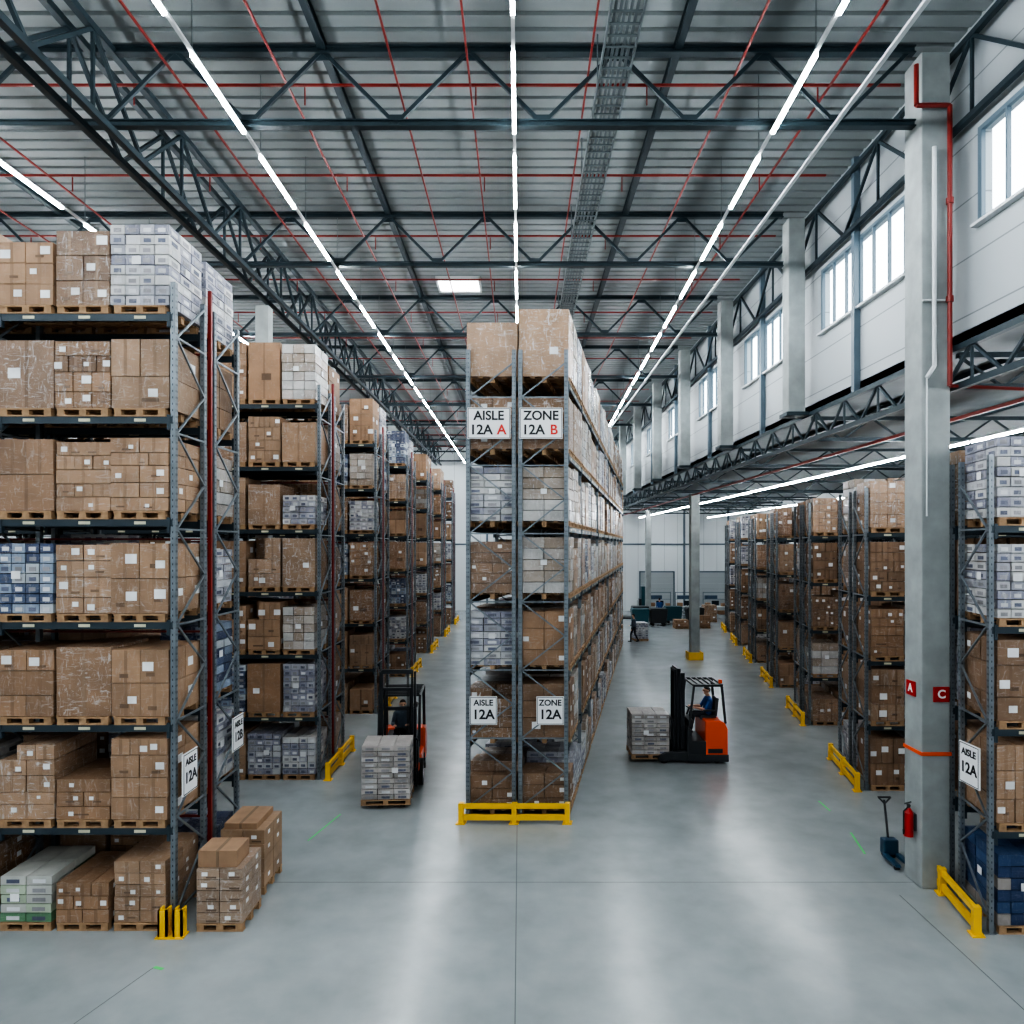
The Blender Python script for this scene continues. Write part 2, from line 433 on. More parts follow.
for i, d in enumerate([17.9, 24.9, 31.9, 38.9, 45.9, 52.9]):
    cu_ = {(0,4,0,0):('white',.84,.75),(0,6,0,0):('pale',.86,1.4)} if i == 0 else None
    rack('pallet_rack', (-5.12, d), (-1,0), (0,1), 4 if i < 2 else 3, 2.8, LV, 10.1, KL, 1.5, custom=cu_)
cc_ = {(0,6,0,0):('wrap',.86,1.2),(1,6,0,0):('wrap',.86,1.5),(0,5,0,0):('wrap',.84,1.15),(1,5,0,0):('wrap',.84,1.15),
       (0,4,0,0):('white',.84,1.2),(1,4,0,0):('pale',.86,1.2),(0,3,0,0):('wrap',.84,1.15),(1,3,0,0):('pale',.86,1.25),
       (0,2,0,0):('white',.84,1.2),(1,2,0,0):('brown',.86,1.2),(0,1,0,0):('wrap',.84,1.1),(1,1,0,0):('brown',.86,1.2),(0,0,0,0):('brown',.84,1.0),(1,0,0,0):('brown',.8,.8)}
rack('pallet_rack', (-1.19, 15.4), (.19,1), (1,0), 10, 2.8, LV, 10.3, KC, 1.5, riser=False, gap=.05, bu=-.3, custom=cc_)
c2 = {(0,4,0,0):('white',.86,1.25),(0,3,0,0):('white',.86,1.15),(0,2,0,0):('brown',.86,1.25),(0,1,0,0):('brown',.86,1.2),(0,0,0,0):('crate',.84,1.1)}
for i, d in enumerate([10.8, 17.1, 23.3, 29.5, 35.7, 41.9, 48.1]):
    rack('pallet_rack', (7.25+.19*(d-10.8), d), (1,0), (.19,1), 3, 2.8, LR, 7.4, KR, 1.35, riser=False, custom=c2 if i == 0 else None)

g = empty('rack_post_guard', (0,0,0))
b = Buf()
for x in (-5.46, -5.23):
    b.box2(x-.07, x+.07, 10.68, 10.72, 0, .42)
    b.box2(x-.07, x-.04, 10.68, 10.84, 0, .42); b.box2(x+.04, x+.07, 10.68, 10.84, 0, .42)
b.box2(-5.56, -5.13, 10.64, 10.86, 0, .015)
b.build('yellow_guard', M['yellow'], g)

# ------------------------------------------------------------------ room shell
XL, XR, XW, YB, YF, ZC = -24.0, 21.0, 7.8, -10.0, 64.0, 14.95
def shell(name, boxes, m):
    b = Buf()
    for x in boxes: b.box2(*x)
    return b.build(name, m)
shell('floor', [(XL-.2, XR+.2, YB-.2, YF+.2, -.2, 0)], M['floor'])
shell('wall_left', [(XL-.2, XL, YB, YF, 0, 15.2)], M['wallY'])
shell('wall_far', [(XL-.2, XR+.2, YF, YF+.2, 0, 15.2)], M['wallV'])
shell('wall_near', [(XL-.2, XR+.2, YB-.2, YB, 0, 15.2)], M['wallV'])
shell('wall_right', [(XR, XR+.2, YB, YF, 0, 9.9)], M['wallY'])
cols_y = [12.2 + 6.2*k for k in range(-3, 9)]
up = [(XW, XW+.2, YB, YF, 9.55, 11.5), (XW, XW+.2, YB, YF, 13.05, 15.2)]
ops = []; prev = YB
for k, c in enumerate(cols_y):
    y0, y1 = c+1.95, c+5.85
    if y0 < YB or y1 > YF: continue
    up.append((XW, XW+.2, prev, y0, 11.5, 13.05)); prev = y1; ops.append((y0, y1))
up.append((XW, XW+.2, prev, YF, 11.5, 13.05))
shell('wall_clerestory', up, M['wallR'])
for i, (y0, y1) in enumerate(ops):
    e = empty('window_%d' % (i+1), (0,0,0)); b = Buf()
    X0, X1 = XW-.02, XW+.05
    b.box2(X0, X1, y0-.05, y1+.05, 11.46, 11.53); b.box2(X0, X1, y0-.05, y1+.05, 13.01, 13.09)
    n = 6
    for j in range(n+1):
        y = y0 + (y1-y0)*j/n; t = .05 if j in (0, n) else (.10 if j == 3 else .022)
        b.box2(X0, X1, y-t, y+t, 11.53, 13.01)
    b.build('window_frame', M['frame'], e)
    g = Buf(); g.box2(XW+.02, XW+.03, y0, y1, 11.53, 13.01); g.build('glazing', M['glass'], e)
    bb('sill', XW-.12, XW, y0-.1, y1+.1, 11.41, 11.46, M['rail'], e, 0)
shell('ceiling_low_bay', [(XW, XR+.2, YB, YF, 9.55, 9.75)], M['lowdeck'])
bm = bmesh.new(); P = []; y = YB
while y < YF:
    P += [(y, ZC), (y+.27, ZC), (y+.29, ZC+.11), (y+.35, ZC+.11), (y+.37, ZC)]; y += .37
va = [bm.verts.new((XL-.2, p[0], p[1])) for p in P]; vb = [bm.verts.new((XW+.3, p[0], p[1])) for p in P]
for i in range(len(P)-1):
    if P[i+1][0]-P[i][0] > 1e-6: bm.faces.new((va[i], vb[i], vb[i+1], va[i+1]))
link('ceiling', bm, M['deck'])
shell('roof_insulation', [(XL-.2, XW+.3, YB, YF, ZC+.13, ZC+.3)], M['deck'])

k = 0
for bx in [(-.07, -.055, YB, YF), (6.5, 6.515, YB, 12)]:
    k += 1; shell('trim_%d' % k, [(bx[0], bx[1], bx[2], bx[3], 0, .0015)], M['joint'])
for yy in (5.5, 12.45, 26.4, 40.4):
    k += 1; shell('trim_%d' % k, [(XL, XR, yy, yy+.012, 0, .0015)], M['joint'])
k += 1; b = Buf(); b.bar((-5.2, 9.95, .001), (-6.5, 6.0, .001), .012, .0015); b.build('trim_%d' % k, M['joint'])
tape = Buf()
tape.bar((-5.2, 9.95, .002), (-5.05, 9.9, .002), .05, .003); tape.bar((-4.3, 14.2, .002), (-4.0, 15.6, .002), .03, .003)
tape.bar((7.3, 9.1, .002), (6.9, 9.5, .002), .04, .003); tape.bar((6.95, 9.1, .002), (7.25, 9.5, .002), .04, .003)
tape.bar((6.9, 14.6, .002), (6.7, 13.6, .002), .04, .003); tape.bar((7.0, 15.8, .002), (7.0, 16.4, .002), .04, .003)
tape.build('floor_tape_marking', M['green'])

# ------------------------------------------------------------------ roof structure
Y_T = [12.4 + 6.2*k for k in range(-3, 9)]
ZB, ZT = 13.45, 14.75
def ibeam(b, p, q, w, h):
    p = Vector(p); q = Vector(q)
    b.bar(p+Vector((0,0,h/2-.01)), q+Vector((0,0,h/2-.01)), w, .02)
    b.bar(p-Vector((0,0,h/2-.01)), q-Vector((0,0,h/2-.01)), w, .02)
    b.bar(p, q, w*.25, h-.03)
def truss_x(y):
    b = Buf()
    ibeam(b, (XL+.05, y, ZB), (6.98, y, ZB), .14, .12); ibeam(b, (XL+.05, y, ZT), (6.98, y, ZT), .15, .13)
    x = 6.9; s = 1.3; k = 0
    while x - s > XL:
        za, zb = (ZT, ZB) if k % 2 == 0 else (ZB, ZT)
        b.bar((x, y, za), (x-s, y, zb), .055, .065)
        if k % 2 == 0: b.box(x-s, y, ZB+.09, .26, .02, .16)
        else: b.box(x-s, y, ZT-.09, .26, .02, .16)
        x -= s; k += 1
    b.build('roof_truss', M['steel'])
for y in Y_T: truss_x(y)
def truss_y(name, x, z0, z1, y0, y1, s, cw=.12, ww=.06, double=False):
    b = Buf()
    for xx in ((x,) if not double else (x-.2, x+.2)):
        b.bar((xx, y0, z0), (xx, y1, z0), cw, cw); b.bar((xx, y0, z1), (xx, y1, z1), cw, cw)
        y = y0; k = 0
        while y + s <= y1 + .01:
            za, zb = (z1, z0) if k % 2 == 0 else (z0, z1)
            b.bar((xx, y, za), (xx, y+s, zb), ww, ww)
            if k % 2: b.bar((xx, y+s, z0), (xx, y+s, z1), ww*.8, ww*.8)
            y += s; k += 1
    b.build(name, M['steel'])
truss_y('longitudinal_truss', -7.4, 13.3, 14.72, YB+.1, YF-.1, 1.55, .12, .065, True)
truss_y('longitudinal_truss', 7.62, 13.25, 14.6, YB+.1, YF-.1, 1.55, .10, .06)
truss_y('longitudinal_truss', -16.5, 13.4, 14.7, YB+.1, YF-.1, 1.55)
truss_y('eaves_girder', 7.62, 8.75, 9.42, YB+.1, YF-.1, .775, .11, .05)
b = Buf()
for x in (-20.5, -12.2, -3.5, 2.8): ibeam(b, (x, YB+.05, 14.84), (x, YF-.05, 14.84), .14, .16)
b.build('roof_purlins', M['steel'])
for y in Y_T:
    b = Buf(); b.bar((7.75, y, 8.8), (XR-.05, y, 8.8), .10, .10); b.bar((7.75, y, 9.36), (XR-.05, y, 9.36), .10, .10)
    x = 7.75; k = 0
    while x + .8 < XR:
        za, zb = (9.36, 8.8) if k % 2 == 0 else (8.8, 9.36)
        b.bar((x, y, za), (x+.8, y, zb), .045, .045); x += .8; k += 1
    b.build('low_bay_truss', M['steel'])
b = Buf()
for x in (9.2, 12.4, 15.6): b.bar((x, YB+.1, 9.49), (x, YF-.1, 9.49), .1, .11)
b.build('low_bay_purlins', M['steel'])

def column(x0, x1, y0, y1, z1, z0=0):
    bb('concrete_column', x0, x1, y0, y1, z0, z1, M['concrete'], None, .025)
column(7.0, 7.5, 12.2, 12.75, 14.6)
for c in cols_y:
    if abs(c-12.2) > .1: column(7.06, 7.5, c, c+.45, 14.6, 9.5 if c > 12 else 0)
bm_ = Buf()
for c in cols_y:
    if c > 13: bm_.box2(7.0, 7.75, c-.05, c+.5, 9.40, 9.5)
bm_.build('column_brackets', M['steel'])
column(8.95, 9.4, 36.6, 37.1, 8.7)
column(9.9, 10.3, 55, 55.4, 8.7)
for y in (21.0, 28.3, 42.2, 56.0): column(-7.95, -7.55, y, y+.4, 13.2)
yy = empty('column_guard', (0,0,0))
b = Buf(); b.box2(8.8, 9.55, 36.45, 36.5, 0, .4); b.box2(8.8, 8.85, 36.5, 37.2, 0, .4); b.box2(9.5, 9.55, 36.5, 37.2, 0, .4); b.build('yellow_guard', M['yellow'], yy)
b = Buf()
for c in cols_y: b.bar((7.72, c+3.9, 9.5), (7.72, c+3.9, 14.9), .14, .14)
b.build('wall_posts', M['frame'])
cyls('fire_main_pipe', [((7.43,12.1,8.75),(7.43,12.1,13.6),.04),((7.43,12.1,13.6),(6.85,12.1,13.6),.04),((6.85,12.1,13.6),(6.85,12.1,14.3),.04),
     ((7.43,12.1,8.75),(10.5,12.1,8.62),.03),((7.43,12.1,10.2),(7.43,12.1,10.3),.06),((7.43,12.1,11.9),(7.43,12.1,12.0),.06)], M['red'], seg=12)
cyls('downpipe', [((7.18,12.13,9.1),(7.18,12.13,12.9),.035),((7.18,12.13,9.1),(7.05,12.13,8.9),.035),((7.05,12.13,8.9),(7.05,12.13,6.5),.014),((7.0,12.16,10.25),(7.38,12.16,10.25),.02)], M['rail'], seg=12)

b = Buf()
for x in [-21.5,-18.6,-15.2,-12.9,-10.6,-8.6,-6.1,-4.2,-2.2,-.9,1.2,3.8,5.6]:
    b.bar((x, YB+.3, 14.3), (x, YF-.3, 14.3), .034, .034)
for y in np.arange(YB+1, YF-.5, 3.1):
    b.bar((XL+.3, y, 14.34), (6.9, y, 14.34), .04, .04)
    for x in np.arange(XL+1.5, 7, 3.1): b.bar((x, y, 14.3), (x, y, 13.98), .02, .02)
b.bar((9.0, YB+.3, 8.6), (9.0, YF-.3, 8.6), .07, .07)
b.build('sprinkler_pipes', M['red'])

b = Buf()
for x in (1.35, 1.85): b.bar((x, YB+.2, 14.0), (x, YF-.2, 14.0), .03, .1)
for y in np.arange(YB+.2, YF-.2, .25): b.bar((1.35, y, 13.97), (1.85, y, 13.97), .04, .02)
for y in np.arange(YB+.5, YF, 3.1):
    for x in (1.35, 1.85): b.bar((x, y, 14.0), (x, y, 14.9), .02, .02)
for i, x in enumerate((1.42,1.5,1.57,1.66,1.75)): b.bar((x, YB+.2, 14.01), (x, YF-.2, 14.01), .045, .04)
b.build('cable_tray', M['tray'])
b = Buf(); b.bar((5.35, YB+.2, 13.3), (5.75, YF-.2, 13.3), .07, .05); b.build('electrical_busbar', M['rail'])

def light_line(xa, xb, ya, yb, z, seg=1.95, gap=.8, w=.055, wires=True, ph=10.35):
    e = empty('linear_ceiling_light', (0,0,0)); r, l, s = Buf(), Buf(), Buf()
    f = lambda y: xa + (xb-xa)*(y-ya)/(yb-ya)
    r.bar((xa, ya, z+.045), (xb, yb, z+.045), .055, .04)
    per = seg+gap; y = ph - math.floor((ph-ya)/per)*per
    while y + seg < yb:
        l.bar((f(y), y, z), (f(y+seg), y+seg, z), w, .05)
        if wires: s.bar((f(y), y, z+.05), (f(y), y, 14.8), .012, .012)
        y += per
    r.build('mounting_rail', M['rail'], e); l.build('led_tubes', M['lamp'], e); s.build('suspension_wires', M['tray'], e)
light_line(-.1, -.1, -9.5, 63, 13.25)
light_line(-4.85, -4.85, -9.5, 63, 13.25)
light_line(4.2, 6.0, 5.0, 60, 13.25)
light_line(4.2, 4.2, -9.5, 4.9, 13.25)
light_line(-9.85, -9.85, -9.5, 63, 13.25)
light_line(-14.0, -14.0, -9.5, 63, 13.25)
light_line(-19.0, -19.0, -9.5, 63, 13.25)
light_line(10.5, 10.5, -9.5, 63, 8.4, wires=False, w=.022, seg=2.9, gap=.12)
light_line(16.5, 16.5, -9.5, 63, 8.4, wires=False, w=.022, seg=2.9, gap=.12)
e = empty('roof_skylight', (0,0,0))
b = Buf(); b.box2(-2.75,-1.4,23.4,24.4,14.86,14.92); b.build('diffuser', mat('skylight_diffuser', (1,1,1), .5, emit=8, ecol=(.9,.96,1)), e)
b = Buf(); b.box2(-2.82,-2.75,23.3,24.5,14.82,14.95); b.box2(-1.4,-1.33,23.3,24.5,14.82,14.95); b.box2(-2.82,-1.33,23.3,23.4,14.82,14.95); b.box2(-2.82,-1.33,24.4,24.5,14.82,14.95)
b.build('skylight_frame', M['rail'], e)

# ------------------------------------------------------------------ signs
K, R_ = M['black'], M['signred']
sign((-.68, 15.30, 8.66), 0, .94, .68, [('AISLE', .28, K, 0, .16), ('12A', .30, K, -.17, -.15), ('A', .30, R_, .28, -.15)])
sign((.46, 15.30, 8.66), 0, .94, .68, [('ZONE', .28, K, 0, .16), ('12A', .30, K, -.17, -.15), ('B', .30, R_, .28, -.15)])
sign((-.80, 15.30, 2.38), 0, .60, .62, [('AISLE', .18, K, 0, .17), ('12A', .29, K, 0, -.09)])
sign((.66, 15.30, 2.38), 0, .60, .62, [('ZONE', .18, K, 0, .17), ('12A', .29, K, 0, -.09)])
sign((-5.28, 11.2, 2.38), math.pi/2, .5, .66, [('AISLE', .15, K, 0, .18), ('12A', .24, K, 0, -.07)])
sign((-5.28, 13.1, 2.5), math.pi/2, .5, .62, [('AISLE', .15, K, 0, .16), ('12B', .24, K, 0, -.07)])
sign((7.16, 11.15, 2.5), -math.pi/2, .5, .66, [('AISLE', .15, K, 0, .18), ('12A', .24, K, 0, -.07)])
def small_sign(x, y, z, rz, s='C'):
    e = empty('fire_point_sign', (x,y,z), rz)
    bb('plate', -.14, .14, -.01, .01, -.13, .13, M['redb'], e, .004)
    text('symbol', s, .2, M['white'], (0,-.014,0), (math.pi/2,0,0), e)
small_sign(7.33, 12.18, 3.4, 0, 'C'); small_sign(6.98, 12.5, 3.45, -math.pi/2, 'A')
b = Buf(); b.box2(6.985, 7.515, 12.185, 12.765, 2.33, 2.39); b.build('column_strap', M['orange'])

# ------------------------------------------------------------------ floor pallets
def pallet_load(x, y, rz, w, d, h, kind, z=0, name='carton_pallet', seed=None):
    if seed: random.seed(seed)
    e = empty(name, (x, y, z), rz); pb, lb = Buf(), Buf()
    pallet(pb, 0, 0, 0, w, d); stack(lb, 0, 0, .13, w*.98, d*.98, h, kind)
    pb.build('wooden_pallet', M['wood'], e); lb.build('cartons', M['cargo'], e, attr=True)
    return e
def cartons(x, y, rz, w, d, nx, ny, nz, bz, colr, al, extra=(), name='carton_pallet'):
    e = empty(name, (x, y, 0), rz); pb, lb = Buf(), Buf(); pallet(pb, 0, 0, 0, w, d)
    for k in range(nz):
        for i in range(nx):
            for j in range(ny):
                c = jit(colr, .14, al); X = -w/2+w/nx*(i+.5); Y = -d/2+d/ny*(j+.5); Z = .13+bz*(k+.5)
                lb.box(X, Y, Z, w/nx-.01, d/ny-.01, bz-.01, c)
                for sg in (-1,1):
                    if random.random() < .6: lb.box(X+random.uniform(-.06,.06), Y+sg*(d/ny/2-.003), Z, .09, .004, .06, LAB)
                    if random.random() < .6: lb.box(X+sg*(w/nx/2-.003), Y, Z+.02, .004, .09, .06, LAB)
                    lb.box(X+.05, Y+sg*(d/ny/2-.004), Z-bz*.3, .16, .003, .025, jit([q*.5 for q in colr], .1, 0))
    for (X,Y,Z,a,b_,c_) in extra:
        lb.box(X,Y,.13+nz*bz+Z+c_/2,a,b_,c_-.004,jit(BROWN[2],.05,0)); lb.box(X,Y-b_/2-.002,.13+nz*bz+Z+c_/2,.04,.004,c_-.02,(.2,.13,.08,0))
        lb.box(X,Y,.13+nz*bz+Z+c_,.05,b_,.004,(.2,.13,.08,0))
    pb.build('wooden_pallet', M['wood'], e); lb.build('cartons', M['cargo'], e, attr=True)
    return e
cartons(-4.66, 11.25, 0, .72, .8, 2, 2, 5, .17, (.29,.20,.14), .6, [(-.05,-.1,0,.6,.5,.26)])
cartons(-4.76, 12.45, 0, .76, .9, 2, 2, 4, .245, (.29,.185,.112), .1, [(-.05,0,0,.56,.8,.10)])

# ------------------------------------------------------------------ people
def figure(name, loc, rz, J, mats, parent=None):
    """J: dict of joints in local frame (x forward, y left). One remeshed body surface."""
    parts = []
    def seg(p, q, r0, r1, m, n=10, flat=None):
        p, q = Vector(p), Vector(q)
        parts.append(([(p.lerp(q, i/n), r0+(r1-r0)*i/n) for i in range(n+1)], m, flat))
    S, P, K_, H = mats['shirt'], mats['pants'], 'skin', 'hair'
    pel, ch, nk, hd = [Vector(J[k]) for k in ('pelvis','chest','neck','head')]
    for sy, r in ((-1,.105),(0,.115),(1,.105)):
        seg(pel+Vector((0,sy*.075,0)), ch+Vector((0,sy*.085,-.02)), r, r*.98, S)
    seg(pel+Vector((0,-.07,-.03)), pel+Vector((0,.07,-.03)), .115, .115, P)
    for sy, k in ((1,'L'),(-1,'R')):
        sh, el, wr = [Vector(J[a+k]) for a in ('sh','el','wr')]
        seg(ch+Vector((0,0,.03)), sh, .09, .062, S)
        seg(sh, el, .060, .046, S); seg(el, wr, .045, .032, S if mats.get('long') else K_)
        d = (Vector(J['hd'+k])-wr).normalized(); side = d.cross(Vector((0,0,1)))
        side = Vector((0,1,0)) if side.length < .2 else side.normalized()
        dn = d.cross(side).normalized()
        if dn.z > 0: dn = -dn
        for o in (-.025, -.008, .008, .025): seg(wr+side*o*.5, wr+d*.085+side*o, .018, .014, K_, 5)
        for o, ln in ((-.031,.055),(-.011,.072),(.011,.078),(.031,.07)):
            a = wr+d*.085+side*o; bq = a+d*ln*.5+dn*.008+side*o*.15; c = bq+(d*.5+dn*.8).normalized()*ln*.45
            seg(a, bq, .0095, .009, K_, 4); seg(bq, c, .009, .0075, K_, 4)
        a = wr+d*.03+side*(.03*-sy); bq = a+(d*.6+side*-sy*.6+dn*.3).normalized()*.045; seg(a, bq, .012, .010, K_, 4)
        seg(bq, bq+(d+dn*.5).normalized()*.03, .010, .008, K_, 3)
        hp, kn, an, to = [Vector(J[a+k]) for a in ('hp','kn','an','to')]
        seg(hp, kn, .088, .060, P); seg(kn, an, .060, .042, P)
        seg(an+Vector((-.03,0,-.035)), to, .043, .036, 'shoe'); seg(an, an+Vector((0,0,-.04)), .042, .042, 'shoe', 3)
    seg(ch+Vector((0,0,.08)), nk+Vector((0,0,.04)), .062, .052, K_)
    hf = Vector(J.get('face', (1,0,0))).normalized(); hs = Vector((0,0,1)).cross(hf)
    seg(hd+hf*-.02+Vector((0,0,.02)), hd+hf*.02+Vector((0,0,.02)), .082, .080, K_)
    seg(hd+Vector((0,0,.0)), hd+hf*.035+Vector((0,0,-.075)), .070, .042, K_)
    seg(hd+hf*.095+Vector((0,0,.02)), hd+hf*.118+Vector((0,0,-.012)), .009, .013, K_, 3)
    for sg in (-1,1): seg(hd+hs*sg*.083+Vector((0,0,.02)), hd+hs*sg*.086+Vector((0,0,-.02)), .014, .010, K_, 3)
    seg(hd+hf*.08+hs*.03+Vector((0,0,.035)), hd+hf*.08-hs*.03+Vector((0,0,.035)), .018, .018, K_, 3)
    seg(hd+hf*-.045+Vector((0,0,.03)), hd+hf*.005+Vector((0,0,.055)), .080, .078, H)
    bm = bmesh.new()
    for smp, m, fl in parts:
        n = len(smp)
        for i in range(n-1):
            (p, r0), (q, r1) = smp[i], smp[i+1]
            cyl_bm(bm, p, q, r0, 12, r1) if (q-p).length > 1e-5 else None
        for i in (0, n-1):
            p, r = smp[i]; bmesh.ops.create_icosphere(bm, subdivisions=2, radius=r, matrix=Matrix.Translation(p))
    me = bpy.data.meshes.new('tmp'); bm.to_mesh(me); bm.free()
    o = bpy.data.objects.new('tmp', me); COL.objects.link(o)
    r = o.modifiers.new('r','REMESH'); r.mode = 'VOXEL'; r.voxel_size = .0075
    s = o.modifiers.new('s','SMOOTH'); s.factor = .5; s.iterations = 3
    bpy.context.view_layer.update()
    nm = bpy.data.meshes.new_from_object(o.evaluated_get(bpy.context.evaluated_depsgraph_get())); bpy.data.objects.remove(o)
    order = [S, P, 'skin', 'shoe', 'hair']
    for k in order: nm.materials.append(M[k])
    cen = np.empty(len(nm.polygons)*3); nm.polygons.foreach_get('center', cen); cen = cen.reshape(-1,3)
    best = np.full(len(cen), 1e9); idx = np.zeros(len(cen), np.int32)
    for smp, m, fl in parts:
        for p, rr in smp:
            dd = np.linalg.norm(cen-np.array(p), axis=1)-rr
            w = dd < best; best[w] = dd[w]; idx[w] = order.index(m)
    nm.polygons.foreach_set('material_index', idx)
    nm.polygons.foreach_set('use_smooth', np.ones(len(cen), bool)); nm.update()
    e = empty(name, loc, rz, parent)
    b = bpy.data.objects.new('body', nm); COL.objects.link(b); b.parent = e
    for sg in (-1,1):
        bm = bmesh.new(); bmesh.ops.create_uvsphere(bm, u_segments=10, v_segments=8, radius=.011, matrix=Matrix.Translation(hd+hf*.094+hs*sg*.032+Vector((0,0,.012))))
        link('eye', bm, M['eye'], e, True)
    bars('mouth', [(hd+hf*.082+hs*.022+Vector((0,0,-.055)), hd+hf*.082-hs*.022+Vector((0,0,-.055)), .01, .008)], M['lip'], e)
    return e

SIT = dict(pelvis=(0,0,.10), chest=(-.03,0,.50), neck=(-.01,0,.60), head=(.02,0,.745),
    shL=(-.02,.19,.50), elL=(.12,.25,.26), wrL=(.36,.17,.30), hdL=(.45,.15,.32),
    shR=(-.02,-.19,.50), elR=(.12,-.25,.26), wrR=(.36,-.17,.28), hdR=(.45,-.15,.30),
    hpL=(.0,.09,.08), knL=(.42,.13,.10), anL=(.50,.13,-.34), toL=(.64,.14,-.40),
    hpR=(.0,-.09,.08), knR=(.42,-.13,.10), anR=(.50,-.13,-.34), toR=(.64,-.14,-.40))
STAND = dict(pelvis=(0,0,.95), chest=(.01,0,1.33), neck=(.02,0,1.46), head=(.04,0,1.62),
    shL=(0,.19,1.36), elL=(-.06,.24,1.08), wrL=(.06,.24,.85), hdL=(.08,.24,.77),
    shR=(0,-.19,1.36), elR=(.10,-.24,1.09), wrR=(.30,-.20,.98), hdR=(.39,-.18,.97),
    hpL=(0,.09,.92), knL=(.16,.10,.50), anL=(.18,.10,.08), toL=(.33,.11,.04),
    hpR=(0,-.09,.92), knR=(-.02,-.10,.50), anR=(-.24,-.10,.12), toR=(-.12,-.11,.04))

# ------------------------------------------------------------------ reach truck
def wheel(e, x, y, z, r, w, name='wheel'):
    cyls(name, [((x,y-w/2,z),(x,y+w/2,z),r)], M['rubber'], e, 24)
    cyls(name+'_hub', [((x,y-w/2-.006,z),(x,y+w/2+.006,z),r*.5)], M['chrome'], e, 16)

def reach_truck(x, y, rz):
    e = empty('reach_truck', (x,y,0), rz)
    prof('rear_body', [(0,.14),(0,.95),(.08,1.12),(.22,1.18),(.62,1.18),(.62,.14)], -.58, .58, M['orange'], e, .04)
    bb('lower_skirt', -.02, 1.1, -.59, .59, .06, .26, M['dark'], e, .02)
    bb('rear_vent_panel', -.012, .02, -.35, .35, .45, .85, M['dark'], e, .008)
    prof('operator_compartment', [(.6,.25),(.6,.62),(.98,.62),(1.04,.98),(1.1,.98),(1.1,.25)], -.58, .58, M['dark'], e, .02)
    bb('battery_box', .98, 1.12, -.56, .56, .25, .92, M['dark'], e, .02)
    bb('side_stripe', .15, .55, -.595, .595, .30, .42, M['dark'], e, .004)
    bb('seat_cushion', .22, .66, -.24, .24, 1.12, 1.24, M['dark'], e, .04)
    prof('seat_back', [(.20,1.2),(.14,1.72),(.22,1.74),(.30,1.24)], -.22, .22, M['dark'], e, .03)
    bb('armrest', .30, .62, .28, .36, 1.38, 1.43, M['dark'], e, .015)
    bb('dashboard', .92, 1.06, -.45, .45, .98, 1.18, M['dark'], e, .03)
    cyls('steering_column', [((.98,-.2,1.1),(.88,-.2,1.36),.025),((.87,-.2,1.36),(.86,-.2,1.385),.13),((.86,-.2,1.385),(.86,-.2,1.44),.02)], M['dark'], e)
    it = []
    for s in (-.52,.52):
        it += [((.06,s,1.1),(.16,s,2.12),.06,.06),((1.06,s,.95),(.92,s,2.12),.05,.05),((.14,s,2.14),(.94,s,2.14),.06,.06)]
    for k in range(6): it.append(((.14+.16*k,-.52,2.15),(.14+.16*k,.52,2.15),.035,.045))
    bars('overhead_guard', it, M['dark'], e)
    bars('warning_beacon', [((.14,.3,2.16),(.14,.3,2.26),.08,.08)], M['orange'], e)
    for s in (-.47,.47):
        prof('outrigger_leg', [(1.0,.08),(1.0,.34),(1.7,.30),(1.9,.2),(1.9,.08)], s-.09, s+.09, M['dark'], e, .015)
        wheel(e, 1.74, s, .13, .13, .11, 'load_wheel')
    wheel(e, .28, -.3, .17, .17, .14, 'drive_wheel'); wheel(e, .28, .42, .13, .13, .1, 'caster_wheel')
    it = []
    for s in (-.34,.34):
        it += [((1.20,s,.10),(1.20,s,2.45),.12,.07),((1.29,s*.82,.12),(1.29,s*.82,2.56),.10,.06),((1.36,s*.66,.14),(1.36,s*.66,2.52),.08,.05)]
    it += [((1.2,-.38,2.42),(1.2,.38,2.42),.1,.08),((1.2,-.38,1.3),(1.2,.38,1.3),.1,.07),((1.2,-.38,.2),(1.2,.38,.2),.12,.14),
           ((1.29,-.3,2.52),(1.29,.3,2.52),.08,.08),((1.36,-.25,2.48),(1.36,.25,2.48),.06,.07)]
    bars('mast_channels', it, M['darksteel'], e)
    cyls('lift_cylinders', [((1.22,s,.2),(1.22,s,1.6),.035) for s in (-.2,.2)]+[((1.22,s,1.6),(1.22,s,2.4),.022) for s in (-.2,.2)], M['darksteel'], e, 12)
    cyls('lift_chains', [((1.33,s,.4),(1.33,s,2.5),.014) for s in (-.09,.09)], M['rubber'], e, 8)
    it = [((1.46,-.4,.52),(1.46,.4,.52),.05,.1),((1.46,-.4,.2),(1.46,.4,.2),.05,.1)]
    for s in (-.4,-.13,.13,.4): it.append(((1.46,s,.18),(1.46,s,1.15),.04,.04))
    it.append(((1.46,-.42,1.15),(1.46,.42,1.15),.04,.05))
    bars('fork_carriage', it, M['darksteel'], e)
    for s in (-.2,.2):
        prof('fork', [(1.48,.10),(1.48,.58),(1.52,.58),(1.53,.145),(2.60,.12),(2.62,.10)], s-.05, s+.05, M['darksteel'], e, .006)
    figure('truck_driver', (.42,0,1.15), 0, dict(SIT, face=(1,.15,0)), dict(shirt='shirtblue', pants='pants'), e)
    return e
reach_truck(5.70, 19.75, math.pi)
random.seed(5)
def load_on(x, y, z, rz, w, d, h, kind, name):
    return pallet_load(x, y, rz, w, d, h, kind, z, name)
load_on(3.60, 19.75, .10, 0, 1.06, .95, 1.10, 'sack', 'wrapped_goods_pallet')

